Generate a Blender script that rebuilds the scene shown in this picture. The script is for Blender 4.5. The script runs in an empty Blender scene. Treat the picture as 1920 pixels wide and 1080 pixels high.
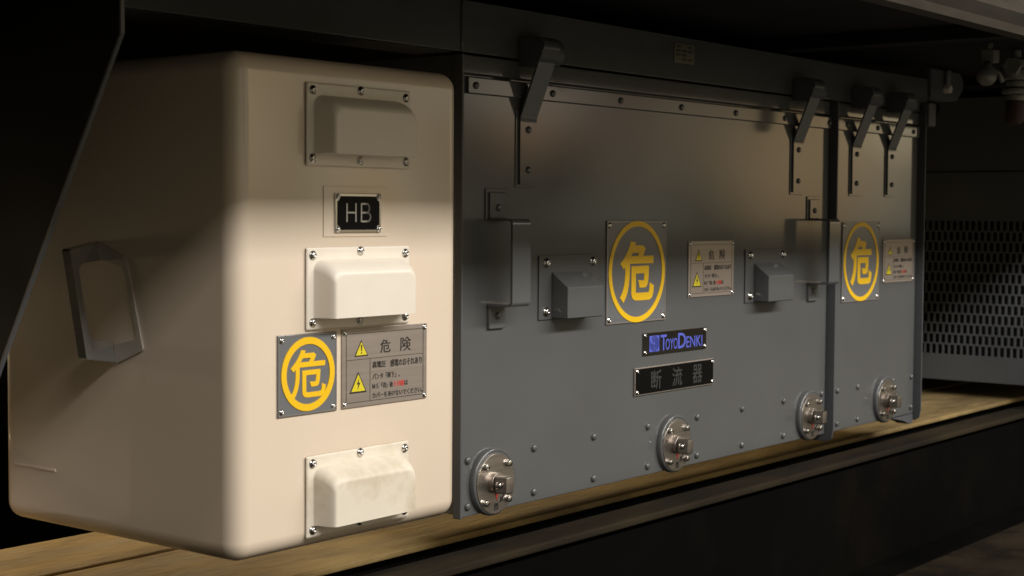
import bpy, bmesh, math, random
from mathutils import Vector, Matrix
random.seed(7)
S = bpy.context.scene
COL = S.collection

# ------------------------------------------------------------------ camera
cam = bpy.data.cameras.new('camera'); camo = bpy.data.objects.new('camera', cam); COL.objects.link(camo)
cam.lens = 55.31; cam.sensor_width = 36; cam.clip_start = .05; cam.clip_end = 200
camo.matrix_world = Matrix(((.61583, .03415, -.78714, -1.82), (-.78785, .03502, -.61487, -1.52),
                            (.00656, .99880, .04847, 0), (0, 0, 0, 1)))
cam.dof.use_dof = True; cam.dof.focus_distance = 2.35; cam.dof.aperture_fstop = 9
S.camera = camo

# ------------------------------------------------------------------ view, world, lamps
S.render.engine = 'CYCLES'
S.view_settings.view_transform = 'Standard'; S.view_settings.look = 'None'
S.view_settings.exposure = 0; S.view_settings.gamma = 1; S.view_settings.use_curve_mapping = False
S.cycles.use_denoising = True
S.cycles.filter_width = 1.5
S.cycles.max_bounces = 8

W = bpy.data.worlds.new('World'); S.world = W; W.use_nodes = True
nt = W.node_tree; nt.nodes.clear()
def N(t, tree=None, **k):
    n = (tree or nt).nodes.new(t)
    for a, b in k.items(): setattr(n, a, b)
    return n
L = nt.links.new
out = N('ShaderNodeOutputWorld'); bg = N('ShaderNodeBackground'); L(bg.outputs[0], out.inputs[0])
tc = N('ShaderNodeTexCoord')
dot = N('ShaderNodeVectorMath', operation='DOT_PRODUCT'); L(tc.outputs['Generated'], dot.inputs[0])
dot.inputs[1].default_value = (.30, -.93, .10)
mr = N('ShaderNodeMapRange', interpolation_type='SMOOTHSTEP'); L(dot.outputs['Value'], mr.inputs[0])
mr.inputs[1].default_value = .25; mr.inputs[2].default_value = 1; mr.inputs[3].default_value = .008; mr.inputs[4].default_value = .72
no = N('ShaderNodeTexNoise'); L(tc.outputs['Generated'], no.inputs['Vector']); no.inputs['Scale'].default_value = 8.5; no.inputs['Detail'].default_value = .8
cr = N('ShaderNodeValToRGB'); L(no.outputs['Fac'], cr.inputs[0])
e = cr.color_ramp.elements
e[0].position = .38; e[0].color = (.10, .105, .10, 1)
e[1].position = .66; e[1].color = (1.6, 1.1, .62, 1)
m1 = e.new(.47); m1.color = (.46, .48, .38, 1)
m2 = e.new(.57); m2.color = (1.2, 1.22, 1.0, 1)
base = N('ShaderNodeVectorMath', operation='SCALE'); L(cr.outputs[0], base.inputs[0]); L(mr.outputs[0], base.inputs['Scale'])
acc = base.outputs[0]
# glows added for the paint to reflect, as from a workshop opposite the train: (direction, angular radius, radiance)
for d_, r_, c_ in (((.793, -.602, .092), .055, (.80, .78, .70)), ((.791, -.609, .060), .040, (.85, .42, .16)),
                   ((.880, -.469, .080), .110, (.52, .44, .28)), ((.887, -.460, .030), .070, (.75, .42, .14)),
                   ((.834, -.549, .055), .060, (.42, .27, .17)), ((.836, -.531, .130), .045, (.9, .78, .62)),
                   ((.912, -.405, .063), .040, (.9, .75, .45)), ((.60, -.79, .10), .16, (1.1, .66, .20))):
    q = N('ShaderNodeVectorMath', operation='DOT_PRODUCT'); L(tc.outputs['Generated'], q.inputs[0]); q.inputs[1].default_value = Vector(d_).normalized()
    w_ = N('ShaderNodeMapRange', interpolation_type='SMOOTHSTEP'); L(q.outputs['Value'], w_.inputs[0])
    w_.inputs[1].default_value = math.cos(r_); w_.inputs[2].default_value = math.cos(r_ * .25)
    k_ = N('ShaderNodeVectorMath', operation='SCALE'); k_.inputs[0].default_value = c_; L(w_.outputs[0], k_.inputs['Scale'])
    a_ = N('ShaderNodeVectorMath', operation='ADD'); L(acc, a_.inputs[0]); L(k_.outputs[0], a_.inputs[1]); acc = a_.outputs[0]
L(acc, bg.inputs[0]); bg.inputs[1].default_value = 1

def area(name, loc, target, sx, sy, power, color, spread=180):
    d = bpy.data.lights.new(name, 'AREA'); d.shape = 'RECTANGLE'; d.size = sx; d.size_y = sy
    d.energy = power; d.color = color
    o = bpy.data.objects.new(name, d); COL.objects.link(o); o.location = loc
    d.spread = math.radians(spread)
    o.rotation_euler = (Vector(target) - Vector(loc)).to_track_quat('-Z', 'Y').to_euler()
    return o
area('workshop_tube_lamp', (.9, -3.7, 2.46), (.9, -.1, -.1), 8.0, .42, 345, (1.0, .965, .93))
area('far_side_work_lamp', (.1, 1.0, -.14), (.1, .40, -.52), 2.8, .08, 6.5, (1.0, .79, .48), 110)

# ------------------------------------------------------------------ materials
def mat(name, col, rough=.5, metal=0, coat=0, coat_rough=.1, var=.0, vscale=6, bump=0, bscale=60, dirt=None, dscale=9, dlo=.55, dhi=.72, damt=.6, spec=.5, stretch=(1, 1, 1)):
    m = bpy.data.materials.new(name); m.use_nodes = True; t = m.node_tree
    b = t.nodes['Principled BSDF']
    b.inputs['Base Color'].default_value = (*col, 1); b.inputs['Roughness'].default_value = rough
    b.inputs['Metallic'].default_value = metal; b.inputs['Coat Weight'].default_value = coat
    b.inputs['Coat Roughness'].default_value = coat_rough; b.inputs['Specular IOR Level'].default_value = spec
    g = N('ShaderNodeNewGeometry', t); mp = N('ShaderNodeMapping', t); t.links.new(g.outputs['Position'], mp.inputs[0])
    mp.inputs['Scale'].default_value = stretch
    src = None
    if var or dirt:
        n1 = N('ShaderNodeTexNoise', t); n1.inputs['Scale'].default_value = vscale; n1.inputs['Detail'].default_value = 4
        t.links.new(mp.outputs[0], n1.inputs['Vector'])
        r1 = N('ShaderNodeMapRange', t); t.links.new(n1.outputs['Fac'], r1.inputs[0])
        r1.inputs[1].default_value = .25; r1.inputs[2].default_value = .75
        r1.inputs[3].default_value = 1 - var; r1.inputs[4].default_value = 1 + var
        mx = N('ShaderNodeMix', t, data_type='RGBA', blend_type='MULTIPLY'); mx.inputs[0].default_value = 1
        mx.inputs[6].default_value = (*col, 1); t.links.new(r1.outputs[0], mx.inputs[7]); src = mx.outputs[2]
        rr = N('ShaderNodeMapRange', t); t.links.new(n1.outputs['Fac'], rr.inputs[0])
        rr.inputs[1].default_value = .25; rr.inputs[2].default_value = .75
        rr.inputs[3].default_value = rough * .82; rr.inputs[4].default_value = min(1, rough * 1.2)
        t.links.new(rr.outputs[0], b.inputs['Roughness'])
    if dirt:
        n2 = N('ShaderNodeTexNoise', t); n2.inputs['Scale'].default_value = dscale; n2.inputs['Detail'].default_value = 7
        n2.inputs['Roughness'].default_value = .65
        t.links.new(mp.outputs[0], n2.inputs['Vector'])
        r2 = N('ShaderNodeMapRange', t); t.links.new(n2.outputs['Fac'], r2.inputs[0])
        r2.inputs[1].default_value = dlo; r2.inputs[2].default_value = dhi; r2.inputs[3].default_value = 0; r2.inputs[4].default_value = damt
        m2_ = N('ShaderNodeMix', t, data_type='RGBA'); t.links.new(r2.outputs[0], m2_.inputs[0])
        t.links.new(src, m2_.inputs[6]); m2_.inputs[7].default_value = (*dirt, 1); src = m2_.outputs[2]
    if src: t.links.new(src, b.inputs['Base Color'])
    if bump:
        n3 = N('ShaderNodeTexNoise', t); n3.inputs['Scale'].default_value = bscale; n3.inputs['Detail'].default_value = 3
        t.links.new(mp.outputs[0], n3.inputs['Vector'])
        bp = N('ShaderNodeBump', t); bp.inputs['Strength'].default_value = bump; bp.inputs['Distance'].default_value = .002
        t.links.new(n3.outputs['Fac'], bp.inputs['Height']); t.links.new(bp.outputs[0], b.inputs['Normal'])
        t.links.new(bp.outputs[0], b.inputs['Coat Normal'])
    return m
M = dict(
    cream=mat('cream_gloss_paint', (.735, .61, .475), .45, coat=.8, coat_rough=.05, var=.025, vscale=5, bump=.05, bscale=14, dirt=(.45, .36, .27), dscale=16, dlo=.66, dhi=.8, damt=.25),
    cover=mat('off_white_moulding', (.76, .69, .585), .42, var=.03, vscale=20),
    grimy=mat('grimy_off_white_moulding', (.76, .69, .57), .5, var=.05, vscale=18, dirt=(.44, .33, .19), dscale=17, dlo=.45, dhi=.72, damt=.55),
    grey=mat('grey_gloss_paint', (.092, .094, .094), .5, spec=.3, coat=.9, coat_rough=.09, var=.04, vscale=7, bump=.03, bscale=9, dirt=(.07, .065, .055), dscale=7, dlo=.6, dhi=.8, damt=.3),
    beam=mat('grey_beam_paint', (.085, .087, .085), .45, spec=.3, coat=.9, coat_rough=.07, var=.06, vscale=9, bump=.05, bscale=12, dirt=(.05, .045, .035), dscale=12, dlo=.5, dhi=.75, damt=.4),
    side=mat('bluish_grey_edge_paint', (.085, .088, .094), .45, var=.05, bump=.1),
    black=mat('dark_underframe', (.008, .008, .009), .7, var=.3, vscale=4, spec=.25),
    plate=mat('black_bracket_paint', (.0045, .0045, .0055), .6, var=.3, vscale=3, spec=.12),
    sill=mat('dusty_sill_paint', (.045, .037, .028), .5, var=.35, vscale=5, dirt=(.014, .009, .005), dscale=6, dlo=.42, dhi=.66, damt=.85, bump=.5, bscale=18, stretch=(.5, 1, 2)),
    steel=mat('brushed_stainless', (.44, .395, .35), .30, metal=.93, var=.08, vscale=90, bump=.05, bscale=220, stretch=(.1, 1, 2)),
    chrome=mat('bright_screw_steel', (.62, .60, .57), .22, metal=1),
    platesilver=mat('brushed_aluminium_label', (.36, .31, .27), .42, metal=.55, var=.05, vscale=60, stretch=(.05, 1, 4)),
    dangergrey=mat('grey_label_enamel', (.145, .15, .155), .32, coat=.3, coat_rough=.1, var=.03),
    yellow=mat('yellow_label_ink', (.86, .52, .004), .45, var=.03),
    tri=mat('warning_triangle_yellow', (.70, .58, .02), .45),
    ink=mat('black_label_ink', (.02, .018, .016), .5),
    inksoft=mat('faded_label_ink', (.07, .06, .055), .5),
    red=mat('red_label_ink', (.62, .05, .035), .5),
    blackplate=mat('black_name_plate', (.004, .004, .004), .3, spec=.08),
    mirrored=mat('warm_grey_reflection_paint', (.42, .37, .32), .4, coat=.5),  # tone of the handle's reflection, put into a paint colour
    handlesteel=mat('polished_handle_steel', (.50, .49, .47), .20, metal=.9, bump=.1, bscale=30),
    mirror=mat('dark_mirror_plate', (.20, .19, .18), .15, metal=1),
    blue=mat('blue_logo_enamel', (.10, .13, .62), .4),
    greyletter=mat('dull_grey_lettering', (.035, .035, .034), .5),
    silverletter=mat('silver_lettering', (.42, .41, .39), .4, metal=.5),
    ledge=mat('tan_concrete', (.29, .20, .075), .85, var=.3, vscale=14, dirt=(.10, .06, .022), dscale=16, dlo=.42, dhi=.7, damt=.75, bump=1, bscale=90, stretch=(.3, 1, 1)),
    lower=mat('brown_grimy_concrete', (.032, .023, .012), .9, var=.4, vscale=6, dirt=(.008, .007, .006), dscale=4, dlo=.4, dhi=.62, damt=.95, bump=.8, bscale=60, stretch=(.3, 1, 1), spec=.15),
    bouncefloor=mat('bounce_floor_concrete', (.16, .15, .12), .7, var=.2, vscale=2, bump=.3),  # lighter concrete for the unseen floor added as bounce light
    nearblack=mat('near_black_concrete', (.0022, .0021, .0020), .9, var=.5, vscale=3, dirt=(.007, .005, .003), dscale=2.5, dlo=.5, dhi=.75, damt=.8, bump=.5, bscale=30, spec=.04),  # near-black concrete with random, slightly browner patches
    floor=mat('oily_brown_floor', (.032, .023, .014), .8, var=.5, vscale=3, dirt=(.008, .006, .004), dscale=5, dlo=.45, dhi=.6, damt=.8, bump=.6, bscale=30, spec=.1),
    mesh=mat('dark_grille_paint', (.12, .125, .13), .5, var=.1, vscale=5, spec=.3),
    brass=mat('dull_cast_fitting', (.24, .23, .20), .45, metal=.3, var=.2, vscale=30),
    rust=mat('reddish_brown_casting', (.05, .022, .016), .7),
    tag=mat('stamped_foil_tag', (.30, .28, .20), .35, metal=.7),
)

# ------------------------------------------------------------------ builders
def link(o, parent=None):
    COL.objects.link(o)
    if parent: o.parent = parent
    return o
def wloc(o):
    v = Vector(o.location)
    return v + wloc(o.parent) if o.parent else v
def obj(name, bm, m, parent=None, smooth=False, base=False):
    vs = [v.co for v in bm.verts]
    lo = Vector([min(v[i] for v in vs) for i in range(3)]); hi = Vector([max(v[i] for v in vs) for i in range(3)])
    c = (lo + hi) / 2
    if base: c.z = lo.z
    bmesh.ops.translate(bm, verts=bm.verts, vec=-c)
    bmesh.ops.recalc_face_normals(bm, faces=bm.faces)
    me = bpy.data.meshes.new(name); bm.to_mesh(me); bm.free()
    me.materials.append(M[m])
    if smooth:
        for p in me.polygons: p.use_smooth = True
    o = bpy.data.objects.new(name, me)
    o.location = c - (wloc(parent) if parent else Vector())
    link(o, parent)
    if smooth == 'w':
        w = o.modifiers.new('wn', 'WEIGHTED_NORMAL'); w.weight = 100; w.keep_sharp = True
    return o
def thing(name, label, cat, loc, group=None):
    o = bpy.data.objects.new(name, None); o.empty_display_size = .1; link(o); o.location = loc
    o['label'] = label; o['category'] = cat
    if group: o['group'] = group
    return o
def tag(o, label=None, cat=None, group=None, kind=None):
    if label: o['label'] = label
    if cat: o['category'] = cat
    if group: o['group'] = group
    if kind: o['kind'] = kind
    return o
def copy_part(o, d, parent=None):
    c = o.copy(); COL.objects.link(c); c.parent = parent or o.parent; c.location = Vector(o.location) + Vector(d)
    for ch in list(o.children):
        k = ch.copy(); COL.objects.link(k); k.parent = c
    return c
def box(bm, x0, x1, y0, y1, z0, z1, bev=0, seg=2):
    r = bmesh.ops.create_cube(bm, size=1)
    vs = r['verts']
    for v in vs: v.co = Vector(((x0 + x1) / 2 + v.co.x * (x1 - x0), (y0 + y1) / 2 + v.co.y * (y1 - y0), (z0 + z1) / 2 + v.co.z * (z1 - z0)))
    if bev:
        es = list({e_ for v in vs for e_ in v.link_edges})
        bmesh.ops.bevel(bm, geom=es, offset=bev, segments=seg, affect='EDGES', profile=.5)
    return bm
def B(*a, **k): return box(bmesh.new(), *a, **k)
def lathe_y(bm, cx, cz, prof, n=32):
    """prof: list of (radius, y)"""
    rings = []
    for r, y in prof:
        if r < 1e-6: rings.append([bm.verts.new((cx, y, cz))])
        else: rings.append([bm.verts.new((cx + r * math.cos(2 * math.pi * i / n), y, cz + r * math.sin(2 * math.pi * i / n))) for i in range(n)])
    for a, b in zip(rings, rings[1:]):
        for i in range(n):
            j = (i + 1) % n
            if len(a) == 1 and len(b) == 1: continue
            if len(a) == 1: bm.faces.new((a[0], b[i], b[j]))
            elif len(b) == 1: bm.faces.new((a[i], a[j], b[0]))
            else: bm.faces.new((a[i], a[j], b[j], b[i]))
    return bm
def lathe(axis, c, prof, n=24):
    bm = lathe_y(bmesh.new(), 0, 0, prof, n)
    if axis == 'x': R = Matrix.Rotation(-math.pi / 2, 4, 'Z')
    elif axis == 'z': R = Matrix.Rotation(math.pi / 2, 4, 'X')
    else: R = Matrix.Identity(4)
    bmesh.ops.transform(bm, matrix=Matrix.Translation(c) @ R, verts=bm.verts)
    return bm
def prism(bm, pts, lo, hi, axis='y', bev=0):
    """pts 2-D outline; axis y: (x,z), axis x: (y,z), axis z: (x,y)"""
    def P(p, t): return (p[0], t, p[1]) if axis == 'y' else ((t, p[0], p[1]) if axis == 'x' else (p[0], p[1], t))
    a = [bm.verts.new(P(p, lo)) for p in pts]; b = [bm.verts.new(P(p, hi)) for p in pts]
    fs = [bm.faces.new(a), bm.faces.new(b[::-1])]
    n = len(pts)
    for i in range(n): fs.append(bm.faces.new((a[i], b[i], b[(i + 1) % n], a[(i + 1) % n])))
    if bev:
        es = list({e_ for f in fs for e_ in f.edges})
        bmesh.ops.bevel(bm, geom=es, offset=bev, segments=2, affect='EDGES')
    return bm
def ribbon(bm, path, th, x0, x1, seg=None):
    """bent flat strap: path in (y,z), thickness th, width x0..x1"""
    pts = [Vector((p[0], p[1])) for p in path]; L_, R_ = [], []
    for i, p in enumerate(pts):
        d0 = (p - pts[i - 1]).normalized() if i else None
        d1 = (pts[i + 1] - p).normalized() if i < len(pts) - 1 else None
        d = ((d0 or d1) + (d1 or d0)).normalized(); nrm = Vector((-d.y, d.x))
        k = 1 / max(.5, abs(nrm.dot(Vector((-(d0 or d1).y, (d0 or d1).x)))))
        L_.append(p + nrm * th / 2 * k); R_.append(p - nrm * th / 2 * k)
    return prism(bm, [(p.x, p.y) for p in L_] + [(p.x, p.y) for p in reversed(R_)], x0, x1, 'x')
def ribbon(bm, path, th, x0, x1):
    pts = [Vector((p[0], p[1])) for p in path]; rows = []
    for i, p in enumerate(pts):
        d0 = (p - pts[i - 1]).normalized() if i else None
        d1 = (pts[i + 1] - p).normalized() if i < len(pts) - 1 else None
        d = ((d0 or d1) + (d1 or d0)).normalized(); nrm = Vector((-d.y, d.x))
        k = 1 / max(.6, nrm.dot(Vector((-(d0 or d1).y, (d0 or d1).x))))
        a, b = p + nrm * th / 2 * k, p - nrm * th / 2 * k
        rows.append([bm.verts.new(c) for c in ((x0, a.x, a.y), (x1, a.x, a.y), (x1, b.x, b.y), (x0, b.x, b.y))])
    for r, s in zip(rows, rows[1:]):
        for i in range(4): bm.faces.new((r[i], r[(i + 1) % 4], s[(i + 1) % 4], s[i]))
    bm.faces.new(rows[0]); bm.faces.new(rows[-1][::-1])
    es = [e_ for e_ in bm.edges if len(e_.link_faces) == 2 and e_.calc_face_angle(0) > .9]
    bmesh.ops.bevel(bm, geom=es, offset=min(.0009, th * .3), segments=2, affect='EDGES')
    return bm
def smooth_path(pts, r=.006, n=5):
    out_ = [Vector(pts[0])]
    for i in range(1, len(pts) - 1):
        p = Vector(pts[i]); a = (Vector(pts[i - 1]) - p); b = (Vector(pts[i + 1]) - p)
        ra = min(r, a.length * .45); rb = min(r, b.length * .45)
        s, e_ = p + a.normalized() * ra, p + b.normalized() * rb
        for k in range(n + 1):
            t = k / n; out_.append(s * (1 - t) ** 2 + p * 2 * t * (1 - t) + e_ * t * t)
    out_.append(Vector(pts[-1])); return out_
def tube(bm, pts, r, n=12):
    pts = [Vector(p) for p in pts]; rings = []
    for i, p in enumerate(pts):
        d = (pts[min(i + 1, len(pts) - 1)] - pts[max(i - 1, 0)]).normalized()
        u = d.orthogonal().normalized() if i == 0 else (u - d * u.dot(d)).normalized()
        v = d.cross(u)
        rings.append([bm.verts.new(p + (u * math.cos(2 * math.pi * k / n) + v * math.sin(2 * math.pi * k / n)) * r) for k in range(n)])
    for a, b in zip(rings, rings[1:]):
        for k in range(n): bm.faces.new((a[k], a[(k + 1) % n], b[(k + 1) % n], b[k]))
    bm.faces.new(rings[0][::-1]); bm.faces.new(rings[-1])
    return bm
def sheet(bm, x0, x1, z0, z1, y, t=.0006): return box(bm, x0, x1, y - t, y, z0, z1)
def text_bm(s, x0, x1, z0, z1, y, off=.012, t=.0005, bm=None, res=3):
    """lettering as thin raised mesh, fitted into the rectangle, facing -y"""
    c = bpy.data.curves.new('lettering', 'FONT'); c.body = s; c.size = 1; c.offset = off; c.resolution_u = res; c.fill_mode = 'BOTH'; c.extrude = .01
    o = bpy.data.objects.new('lettering_tmp', c); COL.objects.link(o)
    dg = bpy.context.evaluated_depsgraph_get()
    me = bpy.data.meshes.new_from_object(o.evaluated_get(dg))
    bpy.data.objects.remove(o); bpy.data.curves.remove(c)
    tmp = bmesh.new(); tmp.from_mesh(me); bpy.data.meshes.remove(me)
    xs = [v.co.x for v in tmp.verts]; ys = [v.co.y for v in tmp.verts]
    ax, bx, ay, by = min(xs), max(xs), min(ys), max(ys)
    for v in tmp.verts:
        v.co = Vector((x0 + (v.co.x - ax) / (bx - ax) * (x1 - x0), y - t * (.5 + 50 * v.co.z) , z0 + (v.co.y - ay) / (by - ay) * (z1 - z0)))
    if bm is None: return tmp
    me2 = bpy.data.meshes.new('t'); tmp.to_mesh(me2); tmp.free(); bm.from_mesh(me2); bpy.data.meshes.remove(me2)
    return bm
def screw_bm(x, z, y, r=.0048, h=.003, slot=True):
    bm = lathe_y(bmesh.new(), x, z, [(r * 1.25, y), (r * 1.25, y - h * .25), (r, y - h * .3), (r * .93, y - h * .7), (r * .6, y - h), (r * .3, y - h * (1.0)), (r * .3, y - h * .55), (0, y - h * .55)], 14)
    return bm
def rivet_bm(x, z, y, r=.0065, h=.0045):
    return lathe_y(bmesh.new(), x, z, [(r, y), (r * .96, y - h * .35), (r * .8, y - h * .7), (r * .5, y - h * .93), (0, y - h)], 16)

# ------------------------------------------------------------------ the setting: ledge, lower step, floor
def struct(name, bm, m): return tag(obj(name, bm, m), kind='structure')
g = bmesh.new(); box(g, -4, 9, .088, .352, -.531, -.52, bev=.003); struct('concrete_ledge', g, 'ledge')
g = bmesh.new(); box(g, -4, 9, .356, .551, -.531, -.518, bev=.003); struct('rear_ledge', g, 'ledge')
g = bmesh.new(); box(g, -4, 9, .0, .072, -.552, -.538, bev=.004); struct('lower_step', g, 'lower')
g = bmesh.new(); box(g, -4, 9, .012, .55, -.80, -.5625); box(g, -4, 9, .11, .54, -.5623, -.5315); struct('pit_wall', g, 'nearblack')
g = bmesh.new(); box(g, -4, 9, -.07, .0115, -.81, -.796); struct('dark_floor_strip', g, 'nearblack')  # near-black sheet laid over the ground along the pit wall
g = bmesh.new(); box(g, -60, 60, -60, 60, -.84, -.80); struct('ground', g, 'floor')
g = bmesh.new(); box(g, -12, 14, -9, -1.05, -.8, -.78, bev=.01); struct('bounce_floor', g, 'bouncefloor')  # unseen floor slab behind the camera, added to bounce light onto the boxes

# ------------------------------------------------------------------ train body above
t = thing('train_body', 'dusty car body edge with dark underside hanging above all the underfloor boxes', 'train body', (1.5, .5, .305))
g = bmesh.new()
prism(g, [(-.5935, .290), (-.598, .302), (-.612, .318), (-.622, .36), (-.645, .41), (-.645, 2.4), (2.2, 2.4), (2.2, .42), (-.53, .42), (-.53, .352), (-.565, .290)], -7, 9, 'x')
obj('side_sill', g, 'sill', t)
g = B(-7, 9, -.528, 2.2, .350, .415); obj('floor_underside', g, 'black', t)
for x in (-1.6, -.3, 1.0, 2.05, 3.2):
    obj('cross_member', B(x, x + .06, -.52, 2.1, .325, .348), 'black', t)
obj('bolt', lathe('z', (1.02, -.578, .283), [(.0, .012), (.008, .012), (.008, -.012), (0, -.012)], 6), 'sill', t)

# ------------------------------------------------------------------ support beam
t = thing('support_beam', 'long grey painted steel beam running above the boxes', 'beam', (.3, .05, .239))
obj('beam_web', B(-1.15, 1.708, 0, .012, .239, .317, bev=.0015), 'beam', t, smooth='w')
obj('top_flange', B(-1.15, 1.708, .013, .10, .305, .317), 'beam', t)
obj('bottom_flange', B(-1.15, -.004, .013, .09, .239, .247), 'side', t)
obj('joint_weld', tube(bmesh.new(), [(-.001, -.001, .24 + i * .0155) for i in range(6)], .0022, 8), 'beam', t, smooth=True)
obj('end_stop', B(1.668, 1.708, -.022, -.002, .205, .26, bev=.003), 'side', t)
tg = obj('stamped_tag', B(.592, .659, -.0022, -.0005, .27, .305, bev=.0004), 'tag', t)
tm = bmesh.new()
for i in range(4):
    for j in range(3):
        if (i * 3 + j) % 5: box(tm, .598 + j * .02, .611 + j * .02, -.0030, -.0023, .2745 + i * .0075, .2785 + i * .0075)
obj('stamped_marks', tm, 'inksoft', tg)

# ------------------------------------------------------------------ black tapered hanger plate
t = thing('hanger_plate', 'black tapered steel hanger plate in the near left foreground', 'hanger plate', (-.8, .3, -.6))
out_ = [(-.219, .34), (-.219, .178), (-.004, -.177), (.20, -.515), (1.2, -.515), (1.2, .34)]
obj('web_plate', prism(bmesh.new(), out_, -.803, -.797, 'x'), 'plate', t)
inner = [(-.2195, .34), (-.2195, .178), (-.004, -.178), (.20, -.516)]
obj('edge_flange', ribbon(bmesh.new(), [(-.2205, .34), (-.2205, .178), (-.0055, -.178), (.1985, -.5165)], .003, -.803, -.7985), 'side', t)

# ------------------------------------------------------------------ warning / danger plates (parts)
def screws(pts, y, parent, r=.0035, h=.0025, m='chrome'):
    s0 = None
    for x, z in pts:
        if s0 is None:
            s0 = obj('screw', screw_bm(x, z, y, r, h), m, parent, smooth=True); p0 = (x, z)
        else: copy_part(s0, (x - p0[0], 0, z - p0[1]))
def danger_plate(parent, x0, x1, z0, z1, y, r, ring, gl, inset=.007, off=.045):
    cx, cz = (x0 + x1) / 2, (z0 + z1) / 2
    p = obj('danger_plate', B(x0, x1, y - .0022, y - .0002, z0, z1, bev=.0006), 'dangergrey', parent)
    f = bmesh.new(); w = (x1 - x0) * .008
    for a in ((x0 + .001, x1 - .001, z0 + .001, z0 + .001 + w), (x0 + .001, x1 - .001, z1 - .001 - w, z1 - .001), (x0 + .001, x0 + .001 + w, z0 + .001 + w, z1 - .001 - w), (x1 - .001 - w, x1 - .001, z0 + .001 + w, z1 - .001 - w)):
        sheet(f, *a, y - .00225, .0004)
    obj('edge_line', f, 'platesilver', p)
    obj('yellow_ring', lathe_y(bmesh.new(), cx, cz, [(r, y - .0021), (r, y - .0032), (r - ring, y - .0032), (r - ring, y - .0021)], 64), 'yellow', p)
    obj('lettering', text_bm('危', cx - gl / 2, cx + gl / 2, cz - gl / 2, cz + gl / 2, y - .0022, off=off, t=.0006, res=6), 'yellow', p)
    i = inset
    screws([(x0 + i, z0 + i), (x1 - i, z0 + i), (x0 + i, z1 - i), (x1 - i, z1 - i)], y - .0022, p, .0032 if x1 - x0 < .12 else .0042)
    return p
def warning_plate(parent, x0, x1, z0, z1, y, soft=False):
    Wd, H = x1 - x0, z1 - z0
    U = lambda u: x0 + u * Wd
    V = lambda v: z1 - v * H
    ys = y - .002
    p = obj('warning_plate', B(x0, x1, ys, y - .0002, z0, z1, bev=.0005), 'platesilver', parent)
    f = bmesh.new(); w = .0007
    for a in ((U(.045), U(.955), V(.07), V(.07) + w), (U(.045), U(.955), V(.94), V(.94) + w), (U(.045), U(.045) + w, V(.94) + w, V(.07)), (U(.955) - w, U(.955), V(.94) + w, V(.07)),
              (U(.045) + w, U(.955) - w, V(.40), V(.40) + w * .8), (U(.315), U(.315) + w * .8, V(.94) + w, V(.40))):
        sheet(f, *a, ys, .0003)
    obj('border_lines', f, 'ink', p)
    ink = bmesh.new()
    text_bm('危', U(.435), U(.555), V(.34), V(.17), ys, .006, bm=ink); text_bm('険', U(.675), U(.80), V(.34), V(.16), ys, .001, bm=ink)
    text_bm('高電圧', U(.345), U(.50), V(.525), V(.44), ys, .008, bm=ink)
    text_bm('感電のおそれあり', U(.555), U(.935), V(.53), V(.435), ys, .006, bm=ink)
    text_bm('パンタ「降下」、', U(.345), U(.665), V(.67), V(.595), ys, .005, bm=ink)
    text_bm('ＭＳ「切」後', U(.345), U(.585), V(.795), V(.72), ys, .006, bm=ink)
    text_bm('は', U(.725), U(.765), V(.79), V(.725), ys, .006, bm=ink)
    text_bm('カバーをあけないでください。', U(.345), U(.945), V(.91), V(.84), ys, .005, bm=ink)
    obj('lettering', ink, 'ink', p)
    obj('red_lettering', text_bm('３分間', U(.592), U(.715), V(.795), V(.72), ys, .014), 'red', p)
    for (cu, top, bot, hw, sign) in ((.215, .15, .36, .078, '!'), (.18, .55, .82, .098, 'b')):
        cx = U(cu); h = (bot - top) * H; hw *= Wd
        tri = lambda k, yy, tt: prism(bmesh.new(), [(cx - hw * k, V(bot) + h * (1 - k) * .33), (cx + hw * k, V(bot) + h * (1 - k) * .33), (cx, V(top) - h * (1 - k) * .67)], yy, yy - tt, 'y')
        tr = obj('warning_triangle', tri(1, ys, .0003), 'ink', p)
    for (cu, top, bot, hw, sign) in ((.215, .15, .36, .078, '!'), (.18, .55, .82, .098, 'b')):
        cx = U(cu); h = (bot - top) * H; hw *= Wd; k = .8
        yb = prism(bmesh.new(), [(cx - hw * k, V(bot) + h * (1 - k) * .4), (cx + hw * k, V(bot) + h * (1 - k) * .4), (cx, V(top) - h * (1 - k) * .62)], ys - .0003, ys - .0006, 'y')
        zc = V(bot); sg = bmesh.new(); obj('triangle_fill', yb, 'tri', p)
        if sign == '!':
            prism(sg, [(cx - .0012, zc + h * .70), (cx + .0012, zc + h * .70), (cx + .0007, zc + h * .32), (cx - .0007, zc + h * .32)], ys - .0006, ys - .0009)
            box(sg, cx - .0009, cx + .0009, ys - .0009, ys - .0006, zc + h * .17, zc + h * .25)
        else:
            prism(sg, [(cx + .0012, zc + h * .70), (cx - .0030, zc + h * .40), (cx - .0002, zc + h * .42), (cx - .0016, zc + h * .16), (cx + .0034, zc + h * .48), (cx + .0004, zc + h * .46)], ys - .0006, ys - .0009)
        obj('triangle_symbol', sg, 'ink', p)
    screws([(x0 + .005, z0 + .005), (x1 - .005, z0 + .005), (x0 + .005, z1 - .005), (x1 - .005, z1 - .005)], ys, p, .003, .0022)
    return p

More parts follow.
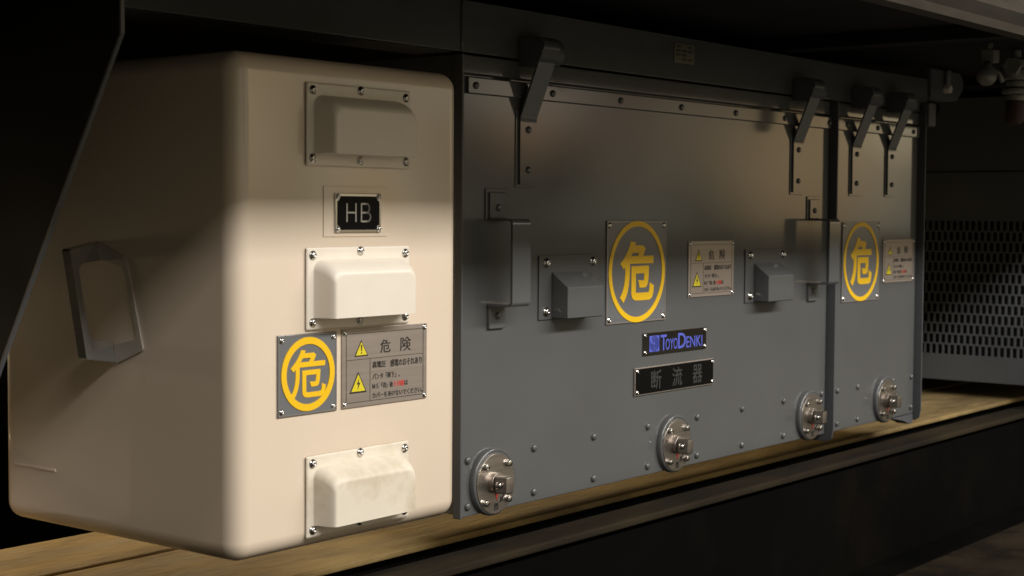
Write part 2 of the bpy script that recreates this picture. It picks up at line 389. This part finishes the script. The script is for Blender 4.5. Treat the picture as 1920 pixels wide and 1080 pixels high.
# ------------------------------------------------------------------ cream HB box
YF = -.148
hb = thing('cream_equipment_box', 'large cream moulded equipment box marked HB with three hooded vents', 'equipment box', (-.4, .06, -.41))
g = B(-.585, -.178, YF, .315, -.416, .186, bev=.024, seg=8)
obj('body', g, 'cream', hb, smooth='w')
obj('rear_housing', B(-1.05, -.59, .31, .42, -.450, -.31, bev=.006, seg=3), 'cream', hb, smooth='w', )
obj('screw', screw_bm(-.745, -.385, .31, .006, .004), 'chrome', hb, smooth=True)
def hood(parent, cx, zt, m, lab=None):
    """zt = top of plate"""
    pl = obj('vent_cover', B(cx - .0935, cx + .0935, YF - .0042, YF - .0004, zt - .101, zt, bev=.0025, seg=3), m, parent, smooth='w')
    # plate with rounded corners is the base; hood is a lofted shell
    bm = bmesh.new(); y0 = YF - .0043; y1 = YF - .034
    def sec(hw, top, bot, rc, y, n=6):
        pts = [(cx - hw, bot)]
        for k in range(n + 1):
            a = math.pi - k / n * math.pi / 2; pts.append((cx - hw + rc + rc * math.cos(a), top - rc + rc * math.sin(a)))
        for k in range(n + 1):
            a = math.pi / 2 - k / n * math.pi / 2; pts.append((cx + hw - rc + rc * math.cos(a), top - rc + rc * math.sin(a)))
        pts.append((cx + hw, bot)); return [bm.verts.new((p[0], y, p[1])) for p in pts]
    top, bot = zt - .015, zt - .086
    prof = [(0, .082, 0), (.12, .0805, .0005), (.45, .0785, .004), (.72, .0768, .0085), (.88, .0750, .0125), (.96, .0732, .0155), (1.0, .0705, .019)]
    rows = [sec(hw, top - dz, bot, .014 - .0002, y0 + (y1 - y0) * s) for s, hw, dz in prof]
    for a, b in zip(rows, rows[1:]):
        for i in range(len(a) - 1): bm.faces.new((a[i], a[i + 1], b[i + 1], b[i]))
    bm.faces.new(rows[-1]); bm.faces.new([r[0] for r in rows] + [r[-1] for r in reversed(rows)])
    h = obj('hood', bm, m, pl, smooth='w')
    for p_ in h.data.polygons:
        if len(p_.vertices) > 6 and abs(p_.normal.z) > .9: p_.use_smooth = False
    screws([(cx + dx, zt - dz) for dx, dz in ((-.084, .0095), (0, .0055), (.084, .0095), (-.084, .0915), (-.001, .0925), (.084, .0915))], YF - .0042, pl, .0046, .0042)
    if lab: pl['label'] = lab
    return pl
hood(hb, -.379, .155, 'cover'); hood(hb, -.379, -.045, 'cover'); hood(hb, -.379, -.300, 'grimy', 'bottom hooded vent cover stained brown with grime')
# HB sheet and name plate
obj('backing_sheet', B(-.441, -.327, YF - .0012, YF - .0002, -.0325, .030, bev=.0004), 'cream', hb)
y = YF - .0012
npl = obj('name_plate', B(-.423, -.340, y - .0022, y, -.0275, .0215, bev=.0006), 'chrome', hb)
x0, x1, z0, z1, c = -.4190, -.3440, -.0240, .0180, .006
def notched(x0, x1, z0, z1, c):
    pts = []
    for (cx, cz, a0) in ((x0, z0, 90), (x0, z1, 0), (x1, z1, -90), (x1, z0, 180)):
        for k in range(6):
            a = math.radians(a0 - k * 18) if True else 0
            pts.append((cx + c * math.cos(a), cz + c * math.sin(a)))
    return pts
pts = []
for (cx, cz, a0, a1) in ((x0, z0, 0, 90), (x0, z1, -90, 0), (x1, z1, 180, 270), (x1, z0, 90, 180)):
    for k in range(6):
        a = math.radians(a0 + (a1 - a0) * k / 5); pts.append((cx + c * math.cos(a), cz + c * math.sin(a)))
obj('black_panel', prism(bmesh.new(), pts, y - .0022, y - .0030), 'blackplate', npl)
def stroke(bm, pts, w, y, t):
    for a, b in zip(pts, pts[1:]):
        a, b = Vector(a), Vector(b); d = (b - a).normalized(); n_ = Vector((-d.y, d.x)) * w / 2
        a2, b2 = a - d * w * .3, b + d * w * .3
        prism(bm, [tuple(a2 + n_), tuple(b2 + n_), tuple(b2 - n_), tuple(a2 - n_)], y, y - t)
lt = bmesh.new(); ly = y - .003; lw = .0022
zb, ztp, zm = -.0135, .0085, -.0025
stroke(lt, [(-.4035, zb), (-.4035, ztp)], lw, ly, .0004); stroke(lt, [(-.3875, zb), (-.3875, ztp)], lw, ly, .0004); stroke(lt, [(-.4025, zm), (-.3885, zm)], lw, ly, .00035)
stroke(lt, [(-.3775, zb), (-.3775, ztp)], lw, ly, .0004)
def arc(cx, cz, rx, rz, a0, a1, n=8): return [(cx + rx * math.cos(math.radians(a0 + (a1 - a0) * k / n)), cz + rz * math.sin(math.radians(a0 + (a1 - a0) * k / n))) for k in range(n + 1)]
stroke(lt, [(-.3765, ztp), (-.368, ztp)] + arc(-.368, (ztp + zm) / 2, .005, (ztp - zm) / 2, 90, -90) + [(-.3765, zm)], lw, ly, .00032)
stroke(lt, [(-.368, zm)] + arc(-.367, (zb + zm) / 2, .0062, (zm - zb) / 2, 90, -90) + [(-.3765, zb)], lw, ly, .00028)
obj('lettering', lt, 'silverletter', npl)
screws([(-.4185, -.0232), (-.3445, -.0232), (-.4185, .0172), (-.3445, .0172)], y - .0022, npl, .0032, .003)
danger_plate(hb, -.519, -.4185, -.2485, -.1495, YF, .0452, .0085, .060, inset=.0065, off=.016)
warning_plate(hb, -.4095, -.249, -.248, -.148, YF)

# strap handles -----------------------------------------------------
def strap_handle(parent, cx, w=.045, y=0, out=.05):
    pth = smooth_path([(y - .003, -.020 + .04), (y - .003, -.0125), (y - out, -.0125), (y - out, -.1435), (y - .003, -.1435), (y - .003, -.178)], .007, 6)
    # grip only between the legs
    grip = smooth_path([(y - .004, -.0125), (y - out, -.0125), (y - out, -.1435), (y - .004, -.1435)], .007, 6)
    h = obj('handle', ribbon(bmesh.new(), grip, .0042, cx - w / 2, cx + w / 2), 'grey', parent)
    obj('upper_tab', B(cx - .020, cx + .020, y - .0058, y - .0004, -.0105, .0295, bev=.0012), 'grey', h)
    obj('upper_backing', B(cx - .0265, cx + .0265, y - .0024, y - .0002, -.0135, .0355, bev=.0006), 'grey', h)
    obj('lower_tab', B(cx - .020, cx + .020, y - .0058, y - .0004, -.181, -.146, bev=.0012), 'grey', h)
    obj('rivet', rivet_bm(cx, .006, y - .0058, .0058, .004), 'grey', h, smooth=True)
    obj('rivet', rivet_bm(cx, -.161, y - .0058, .0058, .004), 'grey', h, smooth=True)
    return h
# the side handle of the cream box: same strap turned to face -x, built from its own strap
def xribbon(path, th, y0, y1):
    bm = ribbon(bmesh.new(), path, th, y0, y1)
    for v in bm.verts: v.co = Vector((v.co.y, v.co.x, v.co.z))
    return bm
def rounded(pts, r, n=4):
    P_ = [Vector(p) for p in pts]; o_ = []
    for i, p in enumerate(P_):
        a = P_[i - 1] - p; b = P_[(i + 1) % len(P_)] - p; k = min(r[i], a.length * .45, b.length * .45)
        if k <= 0: o_.append(tuple(p)); continue
        s_, e_ = p + a.normalized() * k, p + b.normalized() * k
        for q in range(n + 1):
            t_ = q / n; v = s_ * (1 - t_) ** 2 + p * 2 * t_ * (1 - t_) + e_ * t_ * t_; o_.append(tuple(v))
    return o_
cpts = rounded([(-.5855, -.042), (-.630, -.050), (-.630, -.184), (-.5855, -.191), (-.5855, -.165), (-.621, -.160), (-.621, -.068), (-.5855, -.064)], [0, .002, .002, 0, 0, .008, .008, 0])
bm = prism(bmesh.new(), cpts, .085, .101, 'y', bev=.0011)
for v in bm.verts: v.co.y += (v.co.z + .114) * .243
obj('side_handle', bm, 'handlesteel', hb)
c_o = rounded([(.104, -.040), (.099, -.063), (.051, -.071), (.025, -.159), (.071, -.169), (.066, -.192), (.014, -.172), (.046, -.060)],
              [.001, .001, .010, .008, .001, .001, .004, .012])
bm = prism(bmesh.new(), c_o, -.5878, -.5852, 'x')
obj('handle_reflection', bm, 'mirrored', hb)  # handle's mirror reflection in the gloss paint, built as a thin raised frame
obj('moulded_rib', B(-.5862, -.5845, .194, .285, -.342, -.338, bev=.0007), 'cream', hb, smooth='w')

# ------------------------------------------------------------------ grey boxes
def vent_box(parent, x0, yv=0):
    """flat plate with angular hood; x0 left edge of plate"""
    pl = obj('vent_cover', B(x0, x0 + .163, yv - .003, yv - .0003, -.174, -.070, bev=.0008), 'grey', parent)
    a, b = x0 + .033, x0 + .135
    bm = bmesh.new()
    prism(bm, [(yv - .0031, -.097), (yv - .036, -.1215), (yv - .036, -.172), (yv - .0031, -.172)], a, b, 'x', bev=.0012)
    obj('hood', bm, 'grey', pl, smooth='w')
    for p in (pl,):
        screws([(x0 + .018, -.082), (x0 + .148, -.082), (x0 + .018, -.161), (x0 + .148, -.161)], yv - .003, p, .0062, .006)
    return pl
def hanger(parent, cx, w=.042):
    path = [(-.0036, .043), (-.0036, .147), (-.046, .250), (-.0500, .256), (-.047, .265), (-.040, .270), (-.028, .270)]
    h = obj('hanger_strap', ribbon(bmesh.new(), smooth_path(path, .006, 4), .0036, cx - w / 2, cx + w / 2), 'grey', parent)
    obj('backing_strip', B(cx - w / 2 - .007, cx + w / 2 + .004, -.0016, -.0002, .038, .160, bev=.0008), 'grey', h)
    for z in (.066, .129): obj('rivet', rivet_bm(cx - .0005, z, -.0054, .0058, .0042), 'grey', h, smooth=True)
    return h
def hook(parent, cx, w=.05):
    # bracket on the beam the strap hangs over
    pts = [(-.0005, .228)] + [(-.030 + .018 * math.cos(math.radians(a)), .2500 + .022 * math.sin(math.radians(a))) for a in range(270, 85, -15)] + [(-.0005, .272)]
    return obj('hook_bracket', prism(bmesh.new(), pts, cx - w / 2 + .002, cx + w / 2 + .013, 'x', bev=.0012), 'side', parent, smooth='w')
def latch(parent, cx, cz=-.4185, mark=True):
    l = obj('latch', lathe_y(bmesh.new(), cx, cz, [(.0535, 0 - .0003), (.0535, -.004), (.0525, -.0075), (.0505, -.0095), (.048, -.0095), (.0468, -.008), (0, -.008)], 48), 'grey', parent, smooth='w')
    obj('disc', lathe_y(bmesh.new(), cx, cz - .003, [(.0468, -.0081), (.0468, -.0105), (.0462, -.011), (0, -.011)], 48), 'steel', l, smooth='w')
    obj('collar', lathe_y(bmesh.new(), cx - .004, cz - .001, [(.0165, -.011), (.0165, -.0185), (.0155, -.0195), (0, -.0195)], 32), 'steel', l, smooth='w')
    bm = prism(bmesh.new(), [(-.0105, -.010), (-.006, -.014), (.024, -.014), (.024, .013), (-.0105, .013)], 0, 1, 'y')
    bmesh.ops.delete(bm, geom=bm.verts[:], context='VERTS')
    prism(bm, [(-.0195, -.0105), (-.025, -.0150), (-.043, -.0150), (-.043, .012), (-.0195, .012)], cx - .016, cx + .003, 'x', bev=.0018)
    for v in bm.verts: v.co.z += cz
    obj('lever', bm, 'steel', l, smooth='w')
    obj('lever_bolt', lathe('x', (cx - .019, -.031, cz - .001), [(0, -.004), (.0045, -.004), (.0055, -.001), (.0055, .003), (0, .003)], 12), 'chrome', l, smooth='w')
    for dx, dz in ((-.028, .026), (.028, .026), (-.028, -.030), (.028, -.030)):
        obj('bolt', lathe_y(bmesh.new(), cx + dx, cz + dz, [(.0052, -.011), (.0052, -.0165), (.0044, -.0175), (0, -.0175)], 12), 'chrome', l, smooth='w')
    mk = bmesh.new(); prism(mk, [(cx - .004, cz - .015), (cx + .005, cz - .015), (cx + .0008, cz - .030)], -.0111, -.0116)
    obj('red_arrow', mk, 'red', l)
    ar = bmesh.new(); a = Vector((cx + .022, cz - .020)); d = Vector((-.707, -.707)); n_ = Vector((-d.y, d.x))
    P = lambda s, t_: tuple(a + d * s + n_ * t_)
    prism(ar, [P(0, .002), P(.011, .002), P(.011, .0048), P(.019, 0), P(.011, -.0048), P(.011, -.002), P(0, -.002)], -.0111, -.0116)
    obj('black_arrow', ar, 'ink', l)
    obj('lettering', text_bm('閉', cx - .0045, cx + .0045, cz - .0445, cz - .0335, -.0111, .02), 'ink', l)
    return l

ga = thing('grey_equipment_box', 'wide grey painted equipment box with three round latches and two strap handles', 'equipment box', (.6, .4, -.47))
obj('cabinet', B(0, 1.2085, .010, .25, -.462, .2360, bev=.002), 'grey', ga, smooth='w')
obj('door_panel', B(.003, 1.2055, 0, .0095, -.4665, .2040, bev=.0018), 'grey', ga, smooth='w')
obj('top_rail', B(.003, 1.2055, -.001, .0095, .2075, .2355, bev=.0018), 'beam', ga, smooth='w')
st = obj('riveted_strip', B(.010, 1.2035, -.0055, -.0004, .1775, .2025, bev=.0015), 'grey', ga, smooth='w')
for i in range(7): obj('rivet', rivet_bm(.027 + i * .1947, .190, -.0055, .0058, .0042), 'grey', st, smooth=True)
r0 = obj('rivet', rivet_bm(.018, -.3795, 0, .0066, .0052), 'grey', ga, smooth=True)
for i in range(8):
    for z in (-.3795, -.4505):
        if i or z < -.4: copy_part(r0, (i * .1672, 0, z + .3795))
for cx in (.159, 1.062): hanger(ga, cx); hook(ga, cx)
strap_handle(ga, .083); strap_handle(ga, 1.135)
vent_box(ga, .193); vent_box(ga, .856)
danger_plate(ga, .384, .571, -.192, -.0145, 0, .0885, .0095, .107, inset=.008, off=.028)
warning_plate(ga, .648, .812, -.1555, -.052, 0)
for cx in (.0755, .6025, 1.1295): latch(ga, cx)
# maker plate
mp_ = obj('maker_plate', B(.5, .7125, -.003, -.0003, -.2525, -.2125, bev=.0006), 'mirror', ga)
bl = bmesh.new()
ring = lambda cx, cz, rx, rz, w: [(cx, cz, rx, rz, w)]
def ell_ring(bm, cx, cz, rx, rz, w, y, t, n=28, a0=0, a1=360):
    pts = [(cx + rx * math.cos(math.radians(a0 + (a1 - a0) * k / n)), cz + rz * math.sin(math.radians(a0 + (a1 - a0) * k / n))) for k in range(n + 1)]
    stroke(bm, pts, w, y, t)
em = obj('emblem', B(.5175, .5495, -.0037, -.0031, -.2470, -.2185, bev=.0002), 'blue', mp_)
rg = bmesh.new()
for rx, rz in ((.0142, .0130), (.0115, .0106), (.0088, .0082), (.0061, .0058), (.0034, .0034)):
    ell_ring(rg, .5335, -.2327, rx, rz, .0009, -.0037, .0003, a0=200 - rx * 3000, a1=530 - rx * 3000)
obj('emblem_lines', rg, 'blackplate', mp_)
text_bm('T', .554, .574, -.2465, -.2185, -.003, .01, bm=bl)
text_bm('OYO', .571, .611, -.2465, -.2265, -.003, .002, bm=bl)
text_bm('D', .613, .639, -.2465, -.2185, -.003, .01, bm=bl)
text_bm('ENKI', .641, .697, -.2465, -.2265, -.003, .002, bm=bl)
obj('lettering', bl, 'blue', mp_)
screws([(.505, -.2475), (.7075, -.2475), (.505, -.2175), (.7075, -.2175)], -.003, mp_, .0032, .0022)
# breaker name plate
nb = obj('name_plate', B(.4725, .7385, -.0035, -.0003, -.3215, -.2725, bev=.0006), 'platesilver', ga)
obj('black_panel', B(.4745, .7365, -.0045, -.0036, -.3195, -.2745, bev=.0003), 'blackplate', nb)
gl = bmesh.new()
for i, ch in enumerate('断流器'): text_bm(ch, .522 + i * .070, .556 + i * .070, -.314, -.280, -.0045, .010, bm=gl)
obj('lettering', gl, 'greyletter', nb)
screws([(.4785, -.3155), (.7325, -.3155), (.4785, -.2785), (.7325, -.2785)], -.0045, nb, .0032, .0022)

# small grey box
gb = thing('grey_equipment_box', 'narrow grey equipment box with one round latch, at the far end of the wide one', 'equipment box', (1.44, .4, -.47))
obj('cabinet', B(1.2205, 1.6580, .010, .25, -.462, .2360, bev=.002), 'grey', gb, smooth='w')
obj('door_panel', B(1.2205, 1.6580, 0, .0095, -.4665, .2040, bev=.0018), 'grey', gb, smooth='w')
obj('top_rail', B(1.2205, 1.6580, -.001, .0095, .2075, .2355, bev=.0018), 'beam', gb, smooth='w')
def flange(parent, x, d=.017):
    pts = [(.009, .2355), (-d, .2355), (-d, -.455), (-d * .8, -.476), (-.004, -.483), (.03, -.483), (.06, -.468), (.06, -.464), (.009, -.464)]
    obj('side_flange', prism(bmesh.new(), pts, x, x + .0045, 'x', bev=.0008), 'side', parent)
flange(gb, 1.212); flange(gb, 1.662); obj('side_flange', B(-.0055, -.001, -.006, .009, -.4665, .2355, bev=.0008), 'side', ga)
obj('foot_bracket', prism(bmesh.new(), [(1.54, -.4675), (1.655, -.4675), (1.655, -.487), (1.64, -.490), (1.60, -.478)], -.001, .03), 'side', gb)
st = obj('riveted_strip', B(1.2265, 1.656, -.0055, -.0004, .1775, .2025, bev=.0015), 'grey', gb, smooth='w')
for x in (1.28, 1.43, 1.62): obj('rivet', rivet_bm(x, .190, -.0055, .0058, .0042), 'grey', st, smooth=True)
for x in (1.262, 1.361, 1.540, 1.643):
    for z in (-.3795, -.4505): obj('rivet', rivet_bm(x, z, 0, .0066, .0052), 'grey', gb, smooth=True)
for cx in (1.329, 1.5075): hanger(gb, cx); hook(gb, cx)
latch(gb, 1.4945)
danger_plate(gb, 1.272, 1.456, -.191, -.0175, 0, .0865, .0095, .105, inset=.008, off=.028)
warning_plate(gb, 1.477, 1.643, -.155, -.0575, 0)

# ------------------------------------------------------------------ grille box beyond
gr = thing('grille_equipment_box', 'dark equipment box with perforated grille side at the far right', 'equipment box', (2.9, .6, -.475))
X = 2.5; ya, yb_ = -.05, 1.0; zt_, zb_ = -.018, -.400
frame = bmesh.new()
box(frame, X, X + .004, ya, yb_, -.474, zb_); box(frame, X, X + .004, ya, yb_, zt_, .12)
box(frame, X, X + .004, ya, yb_, .124, .33)
rows = 13; rh = (zt_ - zb_) / rows; cw = .0182; bar = .0058
for r in range(rows):
    z0 = zb_ + r * rh
    if r: box(frame, X, X + .004, ya, yb_, z0 - .0022, z0 + .0022)
    off = cw / 2 if r % 2 else 0
    n_ = int((.62 - ya) / cw)
    for k in range(n_ + 1):
        y0 = ya + k * cw + off
        box(frame, X + .0003, X + .0037, y0, y0 + bar, z0 + (.0022 if r else 0), z0 + rh - (.0022 if r < rows - 1 else 0))
box(frame, X + .0003, X + .0037, .62, yb_, zb_, zt_)
obj('grille_panel', frame, 'mesh', gr)
obj('inner_core', B(X + .06, X + .8, ya + .02, yb_, -.47, .33), 'black', gr)
obj('bottom_plate', B(X + .0045, X + .8, ya, yb_, -.4745, -.4705), 'mesh', gr)

# ------------------------------------------------------------------ pipes and cocks, upper right
t = thing('pipe_bracket', 'dark rounded bracket with a bolt head painted off-white for its highlight past the end of the beam', 'bracket', (1.86, .01, .27))
obj('bracket_plate', prism(bmesh.new(), [(1.722, .345), (1.905, .345), (1.925, .325), (1.918, .300), (1.885, .276), (1.80, .270), (1.722, .275)], 0, .02, 'y', bev=.003), 'side', t)
obj('bolt', lathe_y(bmesh.new(), 1.808, .300, [(.011, .0), (.011, -.012), (.009, -.016), (0, -.016)], 6), 'cover', t, smooth=False)  # off-white colour stands in for the highlight on the bolt head
obj('shank', lathe('z', (1.808, -.007, .328), [(0, .016), (.007, .016), (.007, -.016), (0, -.016)], 12), 'brass', t, smooth='w')
t = thing('air_cock', 'dull cast air cock with square nut on round bulb hanging at upper right', 'air cock', (1.305, -.3, .26))
obj('nut', B(1.303, 1.333, -.315, -.287, .309, .336, bev=.003), 'brass', t, smooth='w')
obj('valve_body', lathe('z', (1.303, -.3, .284), [(0, .026), (.008, .026), (.009, .018), (.016, .012), (.021, 0), (.019, -.011), (.011, -.020), (0, -.023)], 24), 'brass', t, smooth=True)
obj('pipe', tube(bmesh.new(), [(1.314, -.301, .33), (1.314, -.301, .352)], .006), 'brass', t, smooth=True)
obj('lever_handle', tube(bmesh.new(), [(1.318, -.302, .300), (1.336, -.315, .288), (1.338, -.32, .270)], .0045), 'brass', t, smooth=True)
t = thing('pipe_union', 'stack of dark pipe fittings above a reddish plug at the upper right edge', 'pipe fitting', (1.462, -.3, .2))
for z, r, h, n_ in ((.337, .010, .022, 12), (.318, .021, .020, 6), (.296, .027, .024, 8), (.276, .021, .014, 24), (.261, .029, .013, 6), (.247, .018, .014, 24)):
    obj('fitting', lathe('z', (1.466, -.3, z), [(0, h / 2), (r * .9, h / 2), (r, h * .35), (r, -h * .35), (r * .9, -h / 2), (0, -h / 2)], n_), 'brass', t, smooth='w')
obj('plug', lathe('z', (1.462, -.3, .217), [(0, .022), (.019, .022), (.019, -.018), (.014, -.026), (0, -.026)], 20), 'rust', t, smooth='w')
obj('side_arm', tube(bmesh.new(), [(1.466, -.3, .292), (1.425, -.31, .303), (1.405, -.315, .308)], .013), 'brass', t, smooth=True)
obj('flange_nut', lathe('x', (1.404, -.315, .308), [(0, .006), (.019, .006), (.019, -.006), (0, -.006)], 6), 'brass', t)
for (ya_, z_, r_) in ((.30, .30, .018), (.42, .29, .014)):
    tag(obj('air_pipe', tube(bmesh.new(), [(1.72, ya_, z_), (2.45, ya_, z_)], r_), 'black', smooth=True),
        'dark air pipe running lengthways under the floor, ' + ('nearer and thicker one' if r_ > .015 else 'farther and thinner one'), 'pipe', 'air pipes under the floor')
